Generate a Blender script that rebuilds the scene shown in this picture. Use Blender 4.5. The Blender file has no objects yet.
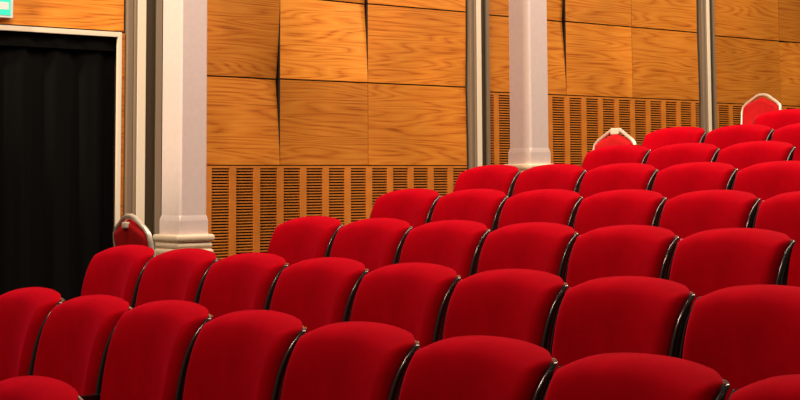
import bpy, bmesh, math, random
from mathutils import Vector, Matrix
random.seed(7)
S = bpy.context.scene
C = S.collection

# ------------------------------------------------------------------ camera
TH, FPX, PITCH, PPY, ROLL = .6801, 1530.3, .0829, 50.08, -.005
Fw = Vector((-math.cos(TH)*math.cos(PITCH), math.sin(TH)*math.cos(PITCH), math.sin(PITCH)))
Rt = Vector((math.sin(TH), math.cos(TH), 0))
Up = Rt.cross(Fw)
R2 = Rt*math.cos(ROLL) + Up*math.sin(ROLL)
U2 = -Rt*math.sin(ROLL) + Up*math.cos(ROLL)
cd = bpy.data.cameras.new('camera'); cam = bpy.data.objects.new('camera', cd); C.objects.link(cam)
m = Matrix((R2, U2, -Fw)).transposed().to_4x4()
cam.matrix_world = m
cd.sensor_width = 36; cd.lens = FPX/800*36
cd.shift_y = -(200-PPY)/800
cd.clip_start = .05; cd.clip_end = 100
S.camera = cam

# ------------------------------------------------------------------ light
S.view_settings.view_transform = 'Standard'; S.view_settings.look = 'None'
S.view_settings.gamma = 1; S.view_settings.use_curve_mapping = False
S.view_settings.exposure = 0.0
W = bpy.data.worlds.new('world'); S.world = W; W.use_nodes = True
W.node_tree.nodes['Background'].inputs[0].default_value = (1, .74, .56, 1)
W.node_tree.nodes['Background'].inputs[1].default_value = .06

def area(name, loc, target, size, power, col):
    d = bpy.data.lights.new(name, 'AREA'); d.shape = 'RECTANGLE'
    d.size, d.size_y = size; d.energy = power; d.color = col
    o = bpy.data.objects.new(name, d); C.objects.link(o)
    o.location = loc
    o.rotation_euler = (Vector(target)-Vector(loc)).to_track_quat('-Z', 'Y').to_euler()
    return o
area('overhead_light', (-5.0, 7.2, 5.4), (-5.0, 6.9, 0), (4, 8), 580, (1, .80, .66))
area('wall_fill', (-7.0, 3.2, 4.6), (-9.6, 7.2, .3), (1.4, 1.4), 110, (1, .83, .68))  # added fill that brightens the side wall, not a fitting of the hall
area('stage_light', (-4.0, -1.0, 4.8), (-9.6, 5.0, .6), (1.5, 1.2), 160, (1, .82, .64))
area('rear_light', (-6.5, 12.6, 4.8), (-9.6, 8.4, .8), (1.2, 1.2), 230, (1, .80, .58))
sd = bpy.data.lights.new('column_fill_spot', 'SPOT'); sd.energy = 2800; sd.color = (1, .82, .60); sd.spot_size = math.radians(30); sd.spot_blend = .6; sd.shadow_soft_size = .15  # added spot to warm the columns' front faces while sparing the seats
so = bpy.data.objects.new('column_fill_spot', sd); C.objects.link(so); so.location = (-8.6, -1.5, 4.4)
so.rotation_euler = (Vector((-9.2, 6.8, .9))-so.location).to_track_quat('-Z', 'Y').to_euler()

# ------------------------------------------------------------------ helpers
def newmat(name):
    mt = bpy.data.materials.new(name); mt.use_nodes = True
    return mt, mt.node_tree, mt.node_tree.nodes['Principled BSDF']
def simple(name, col, rough=.5, metal=0, coat=0, bump=0, bscale=60, vary=.0):
    mt, nt, b = newmat(name)
    b.inputs['Base Color'].default_value = (*col, 1)
    b.inputs['Roughness'].default_value = rough
    b.inputs['Metallic'].default_value = metal
    b.inputs['Coat Weight'].default_value = coat
    tc = nt.nodes.new('ShaderNodeTexCoord')
    nz = nt.nodes.new('ShaderNodeTexNoise'); nz.inputs['Scale'].default_value = bscale; nz.inputs['Detail'].default_value = 4
    nt.links.new(tc.outputs['Object'], nz.inputs['Vector'])
    if bump:
        bp = nt.nodes.new('ShaderNodeBump'); bp.inputs['Strength'].default_value = bump; bp.inputs['Distance'].default_value = .004
        nt.links.new(nz.outputs['Fac'], bp.inputs['Height']); nt.links.new(bp.outputs['Normal'], b.inputs['Normal'])
    if vary:
        r = nt.nodes.new('ShaderNodeValToRGB')
        r.color_ramp.elements[0].position = .3; r.color_ramp.elements[1].position = .7
        r.color_ramp.elements[0].color = (*[c*(1-vary) for c in col], 1)
        r.color_ramp.elements[1].color = (*[min(1, c*(1+vary)) for c in col], 1)
        nt.links.new(nz.outputs['Fac'], r.inputs[0]); nt.links.new(r.outputs[0], b.inputs['Base Color'])
    return mt

def wood(name, dark, mid, light, knots=1.0):
    """veneer with horizontal cathedral grain; object coordinates, shifted per object"""
    mt, nt, b = newmat(name); N = nt.nodes.new; L = nt.links.new
    tc = N('ShaderNodeTexCoord'); oi = N('ShaderNodeObjectInfo')
    mul = N('ShaderNodeMath'); mul.operation = 'MULTIPLY'; mul.inputs[1].default_value = 37
    L(oi.outputs['Random'], mul.inputs[0])
    cmb = N('ShaderNodeCombineXYZ'); L(mul.outputs[0], cmb.inputs[0]); L(mul.outputs[0], cmb.inputs[1])
    add = N('ShaderNodeVectorMath'); add.operation = 'ADD'
    L(tc.outputs['Object'], add.inputs[0]); L(cmb.outputs[0], add.inputs[1])
    mp = N('ShaderNodeMapping'); mp.inputs['Scale'].default_value = (.9, .34, 3.9)
    L(add.outputs[0], mp.inputs['Vector'])
    n1 = N('ShaderNodeTexNoise'); n1.inputs['Scale'].default_value = 1.0; n1.inputs['Detail'].default_value = 2.0; n1.inputs['Distortion'].default_value = .12
    L(mp.outputs[0], n1.inputs['Vector'])
    m2 = N('ShaderNodeMath'); m2.operation = 'MULTIPLY'; m2.inputs[1].default_value = 23 * knots
    L(n1.outputs['Fac'], m2.inputs[0])
    fr = N('ShaderNodeMath'); fr.operation = 'PINGPONG'; fr.inputs[1].default_value = .5
    L(m2.outputs[0], fr.inputs[0])
    mp3 = N('ShaderNodeMapping'); mp3.inputs['Scale'].default_value = (3, 2.5, 120)
    L(add.outputs[0], mp3.inputs['Vector'])
    n3 = N('ShaderNodeTexNoise'); n3.inputs['Scale'].default_value = 1; n3.inputs['Detail'].default_value = 5
    L(mp3.outputs[0], n3.inputs['Vector'])
    mx = N('ShaderNodeMath'); mx.operation = 'MULTIPLY_ADD'; mx.inputs[1].default_value = .85
    L(fr.outputs[0], mx.inputs[0])
    m4 = N('ShaderNodeMath'); m4.operation = 'MULTIPLY_ADD'; m4.inputs[1].default_value = .9; m4.inputs[2].default_value = -.15
    L(n3.outputs['Fac'], m4.inputs[0]); L(m4.outputs[0], mx.inputs[2])
    cr = N('ShaderNodeValToRGB'); e = cr.color_ramp.elements
    e[0].position = .16; e[0].color = (*dark, 1); e[1].position = .85; e[1].color = (*light, 1)
    k = e.new(.40); k.color = (*mid, 1)
    L(mx.outputs[0], cr.inputs[0])
    # broad tonal drift and a tone of its own for every board
    n5 = N('ShaderNodeTexNoise'); n5.inputs['Scale'].default_value = 1.6; L(add.outputs[0], n5.inputs['Vector'])
    mr = N('ShaderNodeMapRange'); mr.inputs['From Min'].default_value = .3; mr.inputs['From Max'].default_value = .7
    mr.inputs['To Min'].default_value = .84; mr.inputs['To Max'].default_value = 1.14
    L(n5.outputs['Fac'], mr.inputs[0])
    sc = N('ShaderNodeVectorMath'); sc.operation = 'SCALE'
    L(cr.outputs[0], sc.inputs[0]); L(mr.outputs[0], sc.inputs['Scale'])
    oc = N('ShaderNodeMix'); oc.data_type = 'RGBA'; oc.blend_type = 'MULTIPLY'; oc.inputs[0].default_value = 1
    L(sc.outputs[0], oc.inputs[6]); L(oi.outputs['Color'], oc.inputs[7])
    L(oc.outputs[2], b.inputs['Base Color'])
    b.inputs['Roughness'].default_value = .42
    b.inputs['Specular IOR Level'].default_value = .35
    return mt

M = {}
M['wood'] = wood('wood_veneer', (.40, .095, .008), (.68, .215, .020), (.80, .31, .038))
M['panel_edge'] = simple('dark_panel_edge', (.012, .007, .004), .8)  # near-black panel sides, so the open wedges between panels stay dark
M['slat'] = simple('slat_wood', (.62, .20, .02), .5, vary=.12, bscale=9)
M['grille_dark'] = simple('grille_backing', (.03, .014, .010), .9)
M['wall'] = simple('wall_dark_render', (.10, .05, .03), .8, bump=.2)
M['plaster'] = simple('painted_plaster', (.74, .61, .56), .55, bump=.08, bscale=25, vary=.03)
M['cream'] = simple('cream_paint', (.92, .80, .60), .45)
M['stone'] = simple('cream_plaster', (.82, .66, .46), .5, vary=.04, bscale=12)
M['taupe'] = simple('taupe_metal', (.33, .25, .17), .35, metal=.25)
M['olive'] = simple('dark_olive_metal', (.10, .075, .04), .4, metal=.5)
M['door_dark'] = simple('painted_recess_darkness', (.015, .013, .012), .9)  # gloom behind the doorway, given as a near-black colour
M['curtain'] = simple('black_curtain_cloth', (.004, .0036, .003), .85, bump=.2, bscale=200)
M['floor'] = simple('tier_carpet', (.035, .012, .012), .95, bump=.5, bscale=300, vary=.2)
M['nosing'] = simple('step_nosing', (.05, .05, .05), .4, metal=.4)
M['black'] = simple('black_shell', (.012, .011, .011), .20, coat=.6)
M['rim'] = simple('polished_black_rim', (.12, .108, .10), .2, metal=.8, coat=.5)
M['steel'] = simple('dark_steel', (.03, .03, .03), .4, metal=.6)
M['chair_frame'] = simple('champagne_metal', (.78, .70, .55), .30, metal=.35)
M['handle'] = simple('ivory_plastic', (.85, .76, .58), .4)
M['sign_teal'] = simple('sign_green', (.03, .62, .42), .4)
_b = M['sign_teal'].node_tree.nodes['Principled BSDF']; _b.inputs['Emission Color'].default_value = (.04, .75, .5, 1); _b.inputs['Emission Strength'].default_value = .6
M['sign_white'] = simple('sign_white', (.85, .88, .85), .4)
M['curtain'].node_tree.nodes['Principled BSDF'].inputs['Specular IOR Level'].default_value = .06
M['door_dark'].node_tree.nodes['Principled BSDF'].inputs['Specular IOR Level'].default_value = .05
def velvet(name, col, sheen_col, sheen=.9):
    mt, nt, b = newmat(name); N = nt.nodes.new; L = nt.links.new
    tc = N('ShaderNodeTexCoord'); nz = N('ShaderNodeTexNoise'); nz.inputs['Scale'].default_value = 9; nz.inputs['Detail'].default_value = 6
    L(tc.outputs['Object'], nz.inputs['Vector'])
    r = N('ShaderNodeValToRGB'); r.color_ramp.elements[0].position = .3; r.color_ramp.elements[1].position = .7
    r.color_ramp.elements[0].color = (*[c*.86 for c in col], 1); r.color_ramp.elements[1].color = (*[c*1.1 for c in col], 1)
    L(nz.outputs['Fac'], r.inputs[0]); L(r.outputs[0], b.inputs['Base Color'])
    b.inputs['Roughness'].default_value = .9
    b.inputs['Specular IOR Level'].default_value = .03
    b.inputs['Sheen Weight'].default_value = sheen
    b.inputs['Sheen Roughness'].default_value = .35
    b.inputs['Sheen Tint'].default_value = (*sheen_col, 1)
    n2 = N('ShaderNodeTexNoise'); n2.inputs['Scale'].default_value = 350; L(tc.outputs['Object'], n2.inputs['Vector'])
    bp = N('ShaderNodeBump'); bp.inputs['Strength'].default_value = .15; bp.inputs['Distance'].default_value = .002
    L(n2.outputs['Fac'], bp.inputs['Height']); L(bp.outputs['Normal'], b.inputs['Normal'])
    return mt
M['velvet'] = velvet('red_velvet', (.54, .0003, .007), (1, .02, .07), .8)
M['chair_fabric'] = velvet('red_chair_fabric', (.58, .016, .018), (1, .15, .12), .3)

def obj(name, bm, mat, parent=None, smooth=False):
    me = bpy.data.meshes.new(name)
    bmesh.ops.recalc_face_normals(bm, faces=bm.faces)
    bm.to_mesh(me); bm.free()
    mats = mat if isinstance(mat, (list, tuple)) else [mat]
    for q in mats: me.materials.append(q)
    if smooth:
        for p in me.polygons: p.use_smooth = True
    o = bpy.data.objects.new(name, me); C.objects.link(o)
    if parent: o.parent = parent
    return o
def soft(o, ang=40):
    for p in o.data.polygons: p.use_smooth = True
    o.data.set_sharp_from_angle(angle=math.radians(ang))
    return o
def tag(o, label, cat, group=None, kind=None):
    if kind: o['kind'] = kind
    else:
        o['label'] = label; o['category'] = cat
    if group: o['group'] = group
    return o
def thing(name, loc, label, cat, group=None, rz=0):
    o = bpy.data.objects.new(name, None); C.objects.link(o); o.location = loc; o.rotation_euler = (0, 0, rz)
    o.empty_display_size = .1
    return tag(o, label, cat, group)
def struct(name, bm, mat, parent=None):
    o = obj(name, bm, mat, parent)
    if not parent: o['kind'] = 'structure'
    return o
def box(bm, x0, x1, y0, y1, z0, z1, bev=0, mi=0):
    vs = [bm.verts.new((x, y, z)) for z in (z0, z1) for y in (y0, y1) for x in (x0, x1)]
    fs = [(0, 2, 3, 1), (4, 5, 7, 6), (0, 1, 5, 4), (2, 6, 7, 3), (0, 4, 6, 2), (1, 3, 7, 5)]
    F = [bm.faces.new([vs[i] for i in f]) for f in fs]
    for f in F: f.material_index = mi
    if bev:
        es = list({e for f in F for e in f.edges})
        bmesh.ops.bevel(bm, geom=es, offset=bev, segments=2, affect='EDGES', profile=.6)
    return bm
def BM(*a, **k):
    bm = bmesh.new()
    if a: box(bm, *a, **k)
    return bm
def tube(bm, pts, r, n=10, ry=None, closed=False):
    """round (or flat oval) tube through points"""
    pts = [Vector(p) for p in pts]; rings = []; N_ = len(pts)
    ref = None
    for i, p in enumerate(pts):
        if closed: t = pts[(i+1) % N_] - pts[i-1]
        else: t = pts[min(i+1, N_-1)] - pts[max(i-1, 0)]
        t.normalize()
        if ref is None:
            ref = t.cross(Vector((0, 1, 0)))
            if ref.length < .1: ref = t.cross(Vector((1, 0, 0)))
        ref = (ref - t*ref.dot(t)).normalized()
        bn = t.cross(ref)
        rings.append([bm.verts.new(p + ref*math.cos(2*math.pi*k/n)*r + bn*math.sin(2*math.pi*k/n)*(ry or r)) for k in range(n)])
    for i in range(N_ if closed else N_-1):
        a, b_ = rings[i], rings[(i+1) % N_]
        for k in range(n): bm.faces.new((a[k], a[(k+1) % n], b_[(k+1) % n], b_[k]))
    if not closed:
        bm.faces.new(rings[0]); bm.faces.new(rings[-1])
    return bm

# ------------------------------------------------------------------ measured layout
XW = -9.8                       # face of the side wall
P = .55                         # seat pitch
ROWS = {0: (1.849, -.550, -3.606), 1: (2.774, -.453, -5.563), 2: (3.698, -.352, -6.441), 3: (4.641, -.228, -6.215),
        4: (5.558, -.101, -6.529), 5: (6.434, .034, -6.803), 6: (7.270, .167, -6.502), 7: (8.113, .299, -6.746),
        8: (8.985, .432, -6.47), 9: (9.86, .560, -6.75)}
SEAT_TIP = .882
DZ = {0: -.034, 1: -.024, 2: -.020, 3: -.018, 4: -.011, 5: -.007, 6: -.012, 7: -.008, 8: -.008, 9: -.008}
for _k in ROWS: ROWS[_k] = (ROWS[_k][0], ROWS[_k][1]+DZ[_k], ROWS[_k][2])                 # height of the shoulder tip over the floor of its tier
def floor_z(k):
    if k <= 9: return ROWS[k][1] - SEAT_TIP
    return ROWS[9][1] - SEAT_TIP + .135*(k-9)
def tier_y0(k):
    if k <= 9: return ROWS[k][0] - .70
    return ROWS[9][0] - .70 + .88*(k-9)

# ------------------------------------------------------------------ setting
bm = bmesh.new()
for k in range(0, 14):
    y0 = tier_y0(k) if k else -2.0
    box(bm, XW-.02, 3.0, y0, tier_y0(k+1) if k < 13 else 16, -1.75, floor_z(k))
fl = struct('floor', bm, M['floor'])
bm = bmesh.new()
for k in range(1, 14):
    box(bm, XW+.01, 3.0, tier_y0(k)-.006, tier_y0(k)+.035, floor_z(k)-.03, floor_z(k)+.004)
struct('trim_1', bm, M['nosing'])

DY1, DZ1 = 5.345, 1.05          # door opening: far jamb and head
bm = bmesh.new()
box(bm, XW-.30, XW-.09, DY1+.0, 16, -1.75, 4.2)
box(bm, XW-.30, XW-.09, 1.0, DY1, DZ1, 4.2)
box(bm, XW-.30, XW-.09, -2, 3.2, -1.75, 4.2)
struct('wall_left', bm, M['wall'])
struct('wall_back', BM(XW-.3, 3.0, 16, 16.2, -1.75, 4.2), M['wall'])
# door: frame, recess boxes with the darkness put into their colour
fz = floor_z(3)
door = bpy.data.objects.new('door_1', None); C.objects.link(door); door['kind'] = 'structure'; door.location = (XW, 4.3, floor_z(2))
def child(o):
    o.parent = door; o.matrix_parent_inverse = door.matrix_world.inverted() if False else Matrix.Translation(-door.location)
    return o
bm = bmesh.new()
box(bm, XW-.012, XW+.012, DY1-.033, DY1, -1.3, DZ1, .003)
box(bm, XW-.012, XW+.012, 3.2, DY1-.033, DZ1-.036, DZ1, .003)
box(bm, XW-.05, XW+.012, 3.2, 3.233, -1.3, DZ1-.036, .003)
child(obj('door_frame', bm, M['cream']))
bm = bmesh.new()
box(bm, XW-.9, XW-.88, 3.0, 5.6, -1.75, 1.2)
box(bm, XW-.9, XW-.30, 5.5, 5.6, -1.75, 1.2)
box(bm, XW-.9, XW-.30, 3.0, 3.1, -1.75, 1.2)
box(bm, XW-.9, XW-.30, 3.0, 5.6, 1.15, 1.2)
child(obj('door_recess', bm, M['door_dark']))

# black curtain hung in the doorway
cur = thing('curtain', (XW-.058, 4.27, floor_z(2)), 'black pleated curtain filling the cream-framed doorway at the left', 'curtain')
def curtain_bm(z0, z1, amp, dx):
    bm = bmesh.new(); n = 220; rows_ = 8; vs = []
    for j in range(rows_+1):
        z = z0 + (z1-z0)*j/rows_; row = []
        for i in range(n+1):
            y = -1.02 + 2.08*i/n
            a = amp*(.45 + .55*(1-abs(j/rows_-.4)))
            ph = y*2*math.pi/.27
            x = dx + a*(math.sin(ph+.35*math.sin(y*3+j*.15)) + .35*math.sin(2.3*ph+1+j*.1))
            row.append(bm.verts.new((x, y, z)))
        vs.append(row)
    for j in range(rows_):
        for i in range(n): bm.faces.new((vs[j][i], vs[j][i+1], vs[j+1][i+1], vs[j+1][i]))
    r = bmesh.ops.extrude_face_region(bm, geom=list(bm.faces))
    bmesh.ops.translate(bm, verts=[v for v in r['geom'] if isinstance(v, bmesh.types.BMVert)], vec=(-.008, 0, 0))
    return bm
zt = DZ1-.04-floor_z(2)
soft(obj('curtain_cloth', curtain_bm(.02, zt-.075, .026, -.012), M['curtain'], cur), 60)
soft(obj('heading_band', curtain_bm(zt-.095, zt-.005, .008, .026), M['curtain'], cur), 60)

# exit sign over the door
sg = thing('exit_sign', (XW+.0, 4.30, 1.085), 'green and white sign fixed above the doorway, cut by the photo\'s top left corner', 'sign')
obj('sign_case', BM(0, .045, -.23, .19, .012, .30, .004), M['sign_white'], sg)
bm = bmesh.new(); box(bm, .045, .048, -.215, .170, .030, .285)
obj('sign_face', bm, M['sign_teal'], sg)
bm = bmesh.new()
for z0, z1 in ((.068, .118), (.142, .19)):
    box(bm, .048, .0495, -.19, .02, z0, z1); box(bm, .048, .0495, .035, .155, z0, z1)
obj('sign_marking', bm, M['sign_white'], sg)

# ------------------------------------------------------------------ wood panels
def panel(y0, y1, z0, z1, prot, tone, label, gap=.0015, curve=0):
    """veneered panel; prot = protrusion of its corners (lower near, lower far, upper near, upper far)"""
    cy, cz = (y0+y1)/2, (z0+z1)/2
    bm = bmesh.new(); n = 10; fr = []
    for j in range(n+1):
        v = j/n; row = []
        for i in range(n+1):
            u = i/n
            A_, B_ = (lambda q: q**3), (lambda q: q**1.4)
            p = (prot[0]*A_(1-u)*B_(1-v)+prot[1]*A_(u)*B_(1-v)+prot[2]*A_(1-u)*B_(v)+prot[3]*A_(u)*B_(v))
            row.append(bm.verts.new((p, (y0+gap-cy) + (y1-y0-2*gap)*u, (z0+.0055-cz)+(z1-z0-.011)*v)))
        fr.append(row)
    for j in range(n):
        for i in range(n): bm.faces.new((fr[j][i], fr[j][i+1], fr[j+1][i+1], fr[j+1][i]))
    r = bmesh.ops.extrude_face_region(bm, geom=list(bm.faces))
    bmesh.ops.translate(bm, verts=[v for v in r['geom'] if isinstance(v, bmesh.types.BMVert)], vec=(-.022, 0, 0))
    bm.normal_update()
    for f in bm.faces:
        if abs(f.normal.x) < .6: f.material_index = 1
    o = obj('wood_panel', bm, [M['wood'], M['panel_edge']])
    o.location = (XW, cy, cz); o.color = (*tone, 1)
    tag(o, label, 'wall panel', 'veneered panels on the side wall')
    return o
B = .0
def T(v, w=1.0): return (v, v*w, v*w*w)
Zs1 = [.095, .765, 1.410, 2.05, 2.7, 3.35, 4.0]
Ys1 = [5.70, 6.728, 7.590, 8.655]
Zs2 = [.731, 1.402, 2.05, 2.7, 3.35, 4.0]
Ys2 = [8.925, 9.860, 10.738, 11.69]
Zs3 = [.716, 1.385, 2.05, 2.7, 3.35, 4.0]
Ys3 = [11.95, 12.975, 14.0]
colw = {0: 'left column', 1: 'middle column', 2: 'right column'}
rown = ['lowest', 'second up', 'third up']
def prot1(i, j):   # bottom-left, bottom-right, top-left, top-right
    t = {(0, 0): (0, 0, 0, -.062), (0, 1): (0, -.052, 0, 0), (1, 1): (0, 0, 0, -.045), (1, 2): (0, -.04, 0, 0),
         (2, 0): (0, 0, 0, -.012), (2, 1): (0, -.012, 0, 0)}
    return t.get((i, j), (0, 0, 0, 0))
tones1 = {(0, 0): .90, (1, 0): .84, (2, 0): .95, (0, 1): .82, (1, 1): 1.22, (2, 1): 1.02, (1, 2): .9, (2, 2): 1.1}
for i in range(3):
    for j in range(3):
        a = tones1.get((i, j), 1.0)
        panel(Ys1[i], Ys1[i+1], Zs1[j], Zs1[j+1], prot1(i, j), T(a, .99 if a < 1.2 else 1.03),
              'veneer wall panel between left column and middle metal post, %s, %s' % (colw[i], rown[j]))
def prot2(i, j):
    t = {(0, 0): (0, 0, 0, -.045), (0, 1): (0, -.045, 0, -.03), (2, 0): (0, 0, 0, -.01), (2, 1): (0, -.01, 0, -.01)}
    return t.get((i, j), (0, 0, 0, 0))
tones2 = {(0, 0): .92, (1, 0): 1.0, (2, 0): .84, (0, 1): .9, (1, 1): .92, (2, 1): .82}
for i in range(3):
    for j in range(2):
        panel(Ys2[i], Ys2[i+1], Zs2[j], Zs2[j+1], prot2(i, j), T(tones2.get((i, j), 1.0)),
              'veneer wall panel between middle and right metal posts, %s, %s' % (colw[i], rown[j]))
tones3 = {(0, 0): .76, (1, 0): .9, (0, 1): .78, (1, 1): .66}
for i in range(2):
    for j in range(2):
        panel(Ys3[i], Ys3[i+1], Zs3[j], Zs3[j+1], (0, 0, 0, 0) if (i, j) != (1, 0) else (0, 0, -.02, 0), T(tones3.get((i, j), 1.0)),
              'figured veneer wall panel beyond the right metal post, %s, %s' % (('left column', 'right column')[i], rown[j]))
panel(3.0, 5.365, DZ1+.004, 1.85, (0, 0, 0, 0), T(1.22), 'bright orange veneered wall panel directly above the curtained doorway')
panel(DY1+.004, 5.376, -1.0, DZ1, (0, 0, 0, 0), T(.9), 'narrow wood strip between cream door frame and left metal post', gap=.001)
# ------------------------------------------------------------------ slatted grilles
def grille(y0, y1, ztop, zbot, yfirst, label):
    g = thing('slatted_grille', (XW, (y0+y1)/2, zbot), label, 'grille', 'slatted wooden ventilation grilles on the side wall')
    oy = -(y0+y1)/2; H = ztop-zbot
    obj('grille_backing', BM(-.038, -.034, y0+oy, y1+oy, 0, H), M['grille_dark'], g)
    bm = bmesh.new()
    n = int((H-.02)/.0219)
    for k in range(n):
        z = H - .039 - .0219*k
        if z < .01: break
        box(bm, -.022, -.004, y0+oy+.002, y1+oy-.002, z, z+.0100)
    o = obj('slats', bm, M['slat'], g)
    bm = bmesh.new()
    box(bm, -.034, 0, y0+oy, y1+oy, H-.018, H-.001)
    box(bm, -.034, 0, y0+oy, y1+oy, 0, .02)
    y = yfirst - .2170*10
    while y < y1+.3:
        a, b_ = max(y-.060, y0), min(y, y1)
        if b_-a > .008: box(bm, -.034, 0, a+oy, b_+oy, .02, H-.018)
        y += .2170
    obj('grille_frame', bm, M['slat'], g)
grille(5.70, 8.655, .093, floor_z(3)+.1, 6.112, 'slatted wooden grille low on the wall, between left column and middle metal post')
grille(8.925, 11.69, .728, -.75+.14, 9.68, 'slatted wooden grille behind the right column, left of right metal post')
grille(11.95, 14.0, .713, -.02, 11.985, 'short stretch of slatted grille right of the right-hand metal post')

# ------------------------------------------------------------------ metal posts on the wall
def post(yl, yr, zb, label):
    w = yr-yl
    p = thing('metal_post', (XW, (yl+yr)/2, zb), label, 'post', 'metal wall posts')
    H = 4.1-zb; h = w/2
    f = lambda t: -h + w*t
    obj('post_flange', BM(-.088, .012, -h, h, 0, H), M['taupe'], p)
    bm = bmesh.new(); box(bm, .012, .030, f(0), f(.16), 0, H, .003); box(bm, .012, .048, f(.17), f(.24), 0, H, .004)
    obj('side_rail', bm, M['taupe'], p)
    obj('cream_strip', BM(.012, .052, f(.24), f(.47), 0, H, .003), M['cream'], p)['label'] = 'cream strip'  # cream band, lighter than the rails on either side
    obj('dark_channel', BM(.012, .022, f(.47), f(.78), 0, H), M['olive'], p)['label'] = 'dark olive channel'
    obj('side_rail', BM(.012, .040, f(.78), f(.95), 0, H, .004), M['taupe'], p)
post(5.380, 5.675, floor_z(4), 'grey and cream metal post beside the curtained doorway, behind left column')
post(8.680, 8.903, floor_z(7), 'grey and cream metal post left of the right-hand column')
post(11.722, 11.915, floor_z(11), 'grey and cream metal post at the right, above the upper seat rows')

# ------------------------------------------------------------------ columns
def ring(bm, h, c, z):
    a, b_ = h, h-.020
    pts = [(a, -b_+c), (a, b_-c), (a-c, b_), (-a+c, b_), (-a, b_-c), (-a, -b_+c), (-a+c, -b_), (a-c, -b_)]
    return [bm.verts.new((x, y, z)) for x, y in pts]
def stack(prof):
    bm = bmesh.new(); prev = None
    for h, c, z in prof:
        r = ring(bm, h, c, z)
        if prev:
            for i in range(8): bm.faces.new((prev[i], prev[(i+1) % 8], r[(i+1) % 8], r[i]))
        else: bm.faces.new(r)
        prev = r
    bm.faces.new(prev); return bm
def column(x, y, ztop, zf, label, h=.124):
    """ztop = top of the base moulding"""
    c = thing('column', (x, y, zf), label, 'column', 'painted columns along the aisle')
    t = ztop-zf
    obj('shaft', stack([(h, .014, t+.125), (h-.001, .014, 4.2-zf)]), M['plaster'], c)
    obj('shaft_foot', stack([(h+.005, .002, t), (h+.005, .002, t+.09), (h+.0025, .007, t+.11), (h, .014, t+.125)]), M['plaster'], c)
    pr = []
    def torus(z1, z0, hh, n=6):
        for k in range(n+1):
            a = math.pi*k/n
            zz = z0 + (z1-z0)*(1-math.cos(a))/2
            pr.append((hh - .014 + .014*math.sin(a), .01+.004*math.sin(a), zz))
    pr.append((h+.040, .01, 0)); pr.append((h+.040, .01, t-.14))
    torus(t-.095, t-.135, h+.036)
    torus(t-.052, t-.090, h+.030)
    torus(t, t-.045, h+.042)
    soft(obj('base_moulding', stack(pr), M['stone'], c), 35)
column(-8.80, 5.275, -.366, floor_z(4), 'painted square column beside the doorway, left side of photo')
column(-8.80, 8.43, .100, floor_z(8), 'painted square column right of centre, before the slatted wall')

# ------------------------------------------------------------------ theatre seats
H = .93
HW = .250
def lean(z):
    h = max(0, H-z)
    return -.10*h - .060*(1-math.exp(-h/.07))
def ztop(s, e=0):
    a = abs(s)
    r = H + e*(1-a**8) - .029*a**2.2
    if a > (.74 if s > 0 else .62): r -= (.013 if s > 0 else .020)*((a-(.74 if s > 0 else .62))/(.26 if s > 0 else .38))**2.2
    return r
def conc(z, s):
    h = H-z
    c = -.006 + .072*(1-math.exp(-h/.10))
    return -c*abs(s)**2.2
def surf(s, t, hw, zb, e=0):
    zt_ = ztop(s, e); z = zb + (zt_-zb)*t
    w = hw*(1 - .045*(1-math.exp(-max(0, H-.05-z)/.22)))
    return s*w, lean(z) + conc(z, s), z
def grid(bm, hw, zb, off, ns=26, nt=26, e=0):
    vs = []
    for j in range(nt+1):
        t = 1-(1-j/nt)**1.6
        row = []
        for i in range(ns+1):
            u = -1 + 2*i/ns; s = math.sin(u*math.pi/2)*.35 + u*.65
            x, y, z = surf(s, t, hw, zb, e)
            row.append(bm.verts.new((x, y + off(s, t, x, z), z)))
        vs.append(row)
    for j in range(nt):
        for i in range(ns): bm.faces.new((vs[j][i], vs[j][i+1], vs[j+1][i+1], vs[j+1][i]))
    return vs
def stitch(bm, a, b_):
    la = a[0] + [r[-1] for r in a[1:]] + a[-1][::-1][1:] + [r[0] for r in a[::-1][1:-1]]
    lb = b_[0] + [r[-1] for r in b_[1:]] + b_[-1][::-1][1:] + [r[0] for r in b_[::-1][1:-1]]
    n = len(la)
    for k in range(n): bm.faces.new((la[k], la[(k+1) % n], lb[(k+1) % n], lb[k]))
def cushion_bm():
    bm = bmesh.new(); zb = .40
    def f(s, t, x, z):
        d = min((1-abs(s))*HW, (ztop(s)-z), (z-zb)+.01)
        R = .05
        q = 1-min(1, max(0, d)/R)
        th = .005 + .057*math.sqrt(max(0, 1-q*q))
        # lumbar swell in the middle, lower down
        th += .012*math.exp(-((z-.60)/.13)**2)*(1-s*s)
        return -th
    a = grid(bm, HW, zb, f, 34, 34); b_ = grid(bm, HW, zb, lambda s, t, x, z: 0.0, 34, 34)
    stitch(bm, a, b_); return bm
def shell_bm():
    bm = bmesh.new(); zb = .34
    a = grid(bm, HW+.0105, zb, lambda s, t, x, z: -.010*(abs(s) > .93), 28, 24, -.014)
    b_ = grid(bm, HW+.0105, zb, lambda s, t, x, z: .008 + .045*(1-math.exp(-max(0, H-.05-z)/.10)) + .006*(1-s*s), 28, 24, -.045)
    stitch(bm, a, b_)
    return bm
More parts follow.
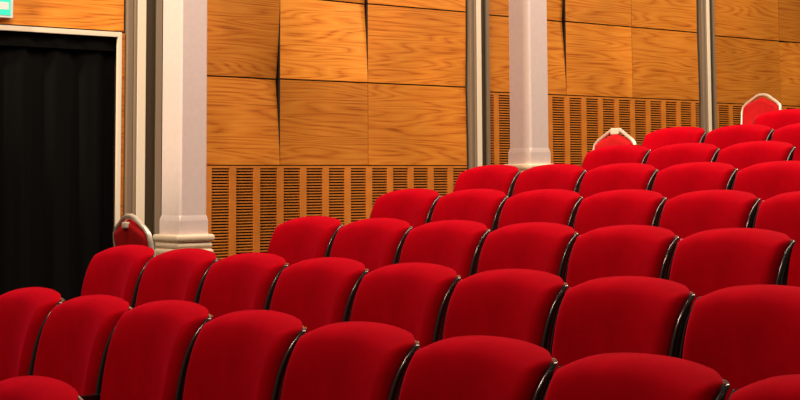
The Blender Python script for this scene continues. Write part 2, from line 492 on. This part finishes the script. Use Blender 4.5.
def rim_bm():
    """edge lipping of the shell: runs down one side, over the shoulder, across the top and down again"""
    bm = bmesh.new(); pts = []
    hw = HW+.0125
    for k in range(14): 
        t = k/14; pts.append(surf(-1, t, hw, .42) + (1,))
    n = 40
    for k in range(n+1):
        u = -1+2*k/n; s = math.sin(u*math.pi/2)
        x, y, z = surf(s, 1, hw, .42)
        drop = .024*min(1, (1-abs(s))/.25)
        pts.append((x, y+.5*drop, z-drop-.003, abs(s) > .9))
    for k in range(13, -1, -1):
        t = k/14; pts.append(surf(1, t, hw, .42) + (1,))
    fw = [(.014*(1-math.exp(-max(0, H-.045-z)/.10)) if q else 0) for x, y, z, q in pts]
    pts = [(x, y-.003, z) for x, y, z, q in pts]
    # flat lip: section .007 wide across, .03 deep in y
    prev = None
    N_ = len(pts)
    for i, p in enumerate(pts):
        p = Vector(p); tn = Vector(pts[min(i+1, N_-1)]) - Vector(pts[max(i-1, 0)])
        o = Vector((-tn.z, 0, tn.x)); o.normalize()
        w = .0036; d = .008
        r = [bm.verts.new(p + o*a*w + Vector((0, b_*d - (fw[i] if b_ < 0 else 0), 0))) for a, b_ in ((-1, -1), (.2, -1), (1, -.6), (1, .7), (.4, 1), (-1, 1))]
        if prev:
            for k in range(6): bm.faces.new((prev[k], prev[(k+1) % 6], r[(k+1) % 6], r[k]))
        else: bm.faces.new(r)
        prev = r
    bm.faces.new(prev)
    return bm
def pad_bm():
    bm = bmesh.new(); n = 20; top = []; bot = []
    for j in range(n+1):
        v = j/n; rt, rb = [], []
        for i in range(n+1):
            u = -1+2*i/n
            y = -.11 - .37*v
            w = .235*(1-.10*v**6)
            dx = (1-abs(u))*w; dy = min(v, 1-v)*.40
            d = min(dx, dy); q = 1-min(1, d/.04)
            rt.append(bm.verts.new((u*w, y+.02*v*u*u, .365 + .045*math.sqrt(max(0, 1-q*q)) + .012*v)))
            rb.append(bm.verts.new((u*w, y+.02*v*u*u, .320 + .012*v + .02*q)))
        top.append(rt); bot.append(rb)
    for g_ in (top, bot):
        for j in range(n):
            for i in range(n): bm.faces.new((g_[j][i], g_[j][i+1], g_[j+1][i+1], g_[j+1][i]))
    stitch(bm, top, bot); return bm
def arm_bm(x):
    bm = bmesh.new(); box(bm, x-.0115, x+.0115, -.46, -.14, .575, .605, .005)
    return bm
def standard_bm(x):
    bm = bmesh.new()
    box(bm, x-.011, x+.011, -.40, -.13, .30, .59, .003)
    box(bm, x-.0115, x+.0115, -.30, -.20, .012, .31, .003)
    box(bm, x-.0115, x+.0115, -.40, -.08, 0, .014, .003)
    return bm
def make_seat():
    root = thing('theatre_seat', (0, 0, 0), '', 'theatre seat')
    sh = soft(obj('back_shell', shell_bm(), M['black'], root), 50)
    sh['label'] = 'black moulded shell'
    rm = soft(obj('shell_rim', rim_bm(), M['rim'], sh), 50)
    rm['label'] = 'polished black rim'
    obj('backrest', cushion_bm(), M['velvet'], root, True)
    obj('seat_cushion', pad_bm(), M['velvet'], root, True)
    obj('seat_bracket', BM(-.256, .256, -.30, -.20, .285, .318, .004), M['steel'], root)
    st = obj('standard', standard_bm(P/2), M['steel'], root)
    obj('armrest', arm_bm(P/2), M['black'], st)
    return root
def copy_tree(o, parent=None):
    c = o.copy(); C.objects.link(c); c.parent = parent
    for ch in o.children: copy_tree(ch, c)
    return c
cam_inv = None
def project(x, y, z):
    v = Vector((x, y, z)); d = v.dot(Fw)
    return 400 + FPX*v.dot(R2)/d, PPY - FPX*v.dot(U2)/d
ords = ['first', 'second', 'third', 'fourth', 'fifth', 'sixth', 'seventh', 'eighth', 'ninth', 'tenth']
rows_txt = ['bottom', 'second', 'third', 'fourth', 'fifth', 'sixth', 'seventh', 'eighth', 'ninth', 'tenth']
seat0 = make_seat(); first = True
for k, (Y, Z, X0) in ROWS.items():
    vis = []
    for i in range(-2 if k == 1 else -1 if k == 0 else 0, 12):
        xt = X0 + i*P
        if k == 0 and i > 1: break
        if xt > -.3: break
        # the seat's crown, from its left shoulder to its right tip
        xl, yl = project(xt-.52, Y, Z+.0); xm, ym = project(xt-.26, Y, Z+.03); xr, yr = project(xt, Y, Z)
        if xr < 2 or xl > 797 or ym > 403: continue
        vis.append(xt)
    for n, xt in enumerate(vis):
        s = seat0 if first else copy_tree(seat0)
        first = False
        s.location = (xt-.262, Y+.055, floor_z(k) - (.012 if k == 1 and n < 2 else 0))
        tail = 'in the %s row of seats' % rows_txt[k] if k == 0 else 'in the %s row up' % rows_txt[k]
        if len(vis) == 1: pos = 'alone'
        elif n == len(vis)-1: pos = 'the rightmost'
        elif n == 0: pos = 'the leftmost'
        else: pos = ords[n] + ' from the left'
        s['label'] = 'red velvet theatre seat with black rim, %s %s' % (pos, tail)
        s['group'] = 'red velvet theatre seats in raked rows'
        if n == 0 and k >= 2:
            st = obj('standard', standard_bm(-P/2), M['steel'], s)
            obj('armrest', arm_bm(-P/2), M['black'], st)

# ------------------------------------------------------------------ banquet chairs by the wall
def banquet(loc, htop, label, handle, rz):
    c = thing('banquet_chair', loc, label, 'chair', 'spare banquet chairs in the side aisle', rz)
    t = htop
    bl = lambda z: .0 + (z-.45)*.16 - (t-.45)*.16     # back leans; zero at the top
    def P3(x, z): return (x, bl(z), z)
    out = [(-.17, .45), (-.195, t-.26), (-.203, t-.16), (-.195, t-.115), (-.165, t-.085), (-.06, t-.022), (-.025, t-.012), (.025, t-.012), (.06, t-.022),
           (.165, t-.085), (.195, t-.115), (.203, t-.16), (.195, t-.26), (.17, .45)]
    bm = bmesh.new(); tube(bm, [P3(x, z) for x, z in out], .0135, 10, .016)
    soft(obj('back_frame', bm, M['chair_frame'], c), 60)
    # padded back
    bm = bmesh.new(); F_, K_ = [], []
    def topz(x):
        a = abs(x); 
        return t-.030 - .066*(a/.165) if a < .165 else t-.096-(a-.165)*1.6
    n = 16
    for j in range(n+1):
        rf, rb = [], []
        for i in range(n+1):
            u = -1+2*i/n; v = j/n
            x = u*.192*(.93+.07*v)
            notch = 0
            z = .52 + (topz(x)-notch-.52)*v
            d = min((1-abs(u))*.192, (1-v)*(topz(x)-.52), v*.3); q = 1-min(1, d/.03)
            th = .008+.026*math.sqrt(max(0, 1-q*q))
            rf.append(bm.verts.new((x, bl(z)-th, z))); rb.append(bm.verts.new((x, bl(z)+th*.85, z)))
        F_.append(rf); K_.append(rb)
    for g_ in (F_, K_):
        for j in range(n):
            for i in range(n): bm.faces.new((g_[j][i], g_[j][i+1], g_[j+1][i+1], g_[j+1][i]))
    stitch(bm, F_, K_)
    obj('backrest', bm, M['chair_fabric'], c, True)
    if handle == 'slot':
        obj('handle', BM(-.026, .026, -.03, .036, t-.082, t-.046, .010), M['handle'], c)['label'] = 'small ivory grip below the crown'
    elif handle:
        bm = bmesh.new(); box(bm, -.04, .04, -.024, .02, t-.042, t+.004, .008)
        obj('handle', bm, M['handle'], c)['label'] = 'ivory grip at the crown'
    yb = bl(.45)
    bm = bmesh.new(); box(bm, -.21, .21, yb-.42, yb-.0, .42, .48, .02)
    soft(obj('seat', bm, M['chair_fabric'], c), 50)
    bm = bmesh.new(); box(bm, -.2, .2, yb-.41, yb-.01, .395, .42)
    obj('seat_frame', bm, M['chair_frame'], c)
    for sx in (-1, 1):
        for y0, y1 in ((yb-.40, yb-.43), (yb-.02, yb+.07)):
            bm = bmesh.new(); tube(bm, [(sx*.185, y0, .41), (sx*.19, y1, 0)], .011, 8)
            obj('leg', bm, M['chair_frame'], c, True)
banquet((-7.80, 4.315, floor_z(3)), -.200-floor_z(3), 'spare red banquet chair with dull metal frame in front of the left column', 'slot', math.pi)
banquet((-7.70, 8.255, floor_z(7)), .345-floor_z(7), 'spare red banquet chair, ivory grip on crown, before the slatted grille', True, 0)
banquet((-8.30, 10.74, floor_z(10)), .705-floor_z(10), 'spare red banquet chair with pale frame, right of right-hand metal post', False, 0)
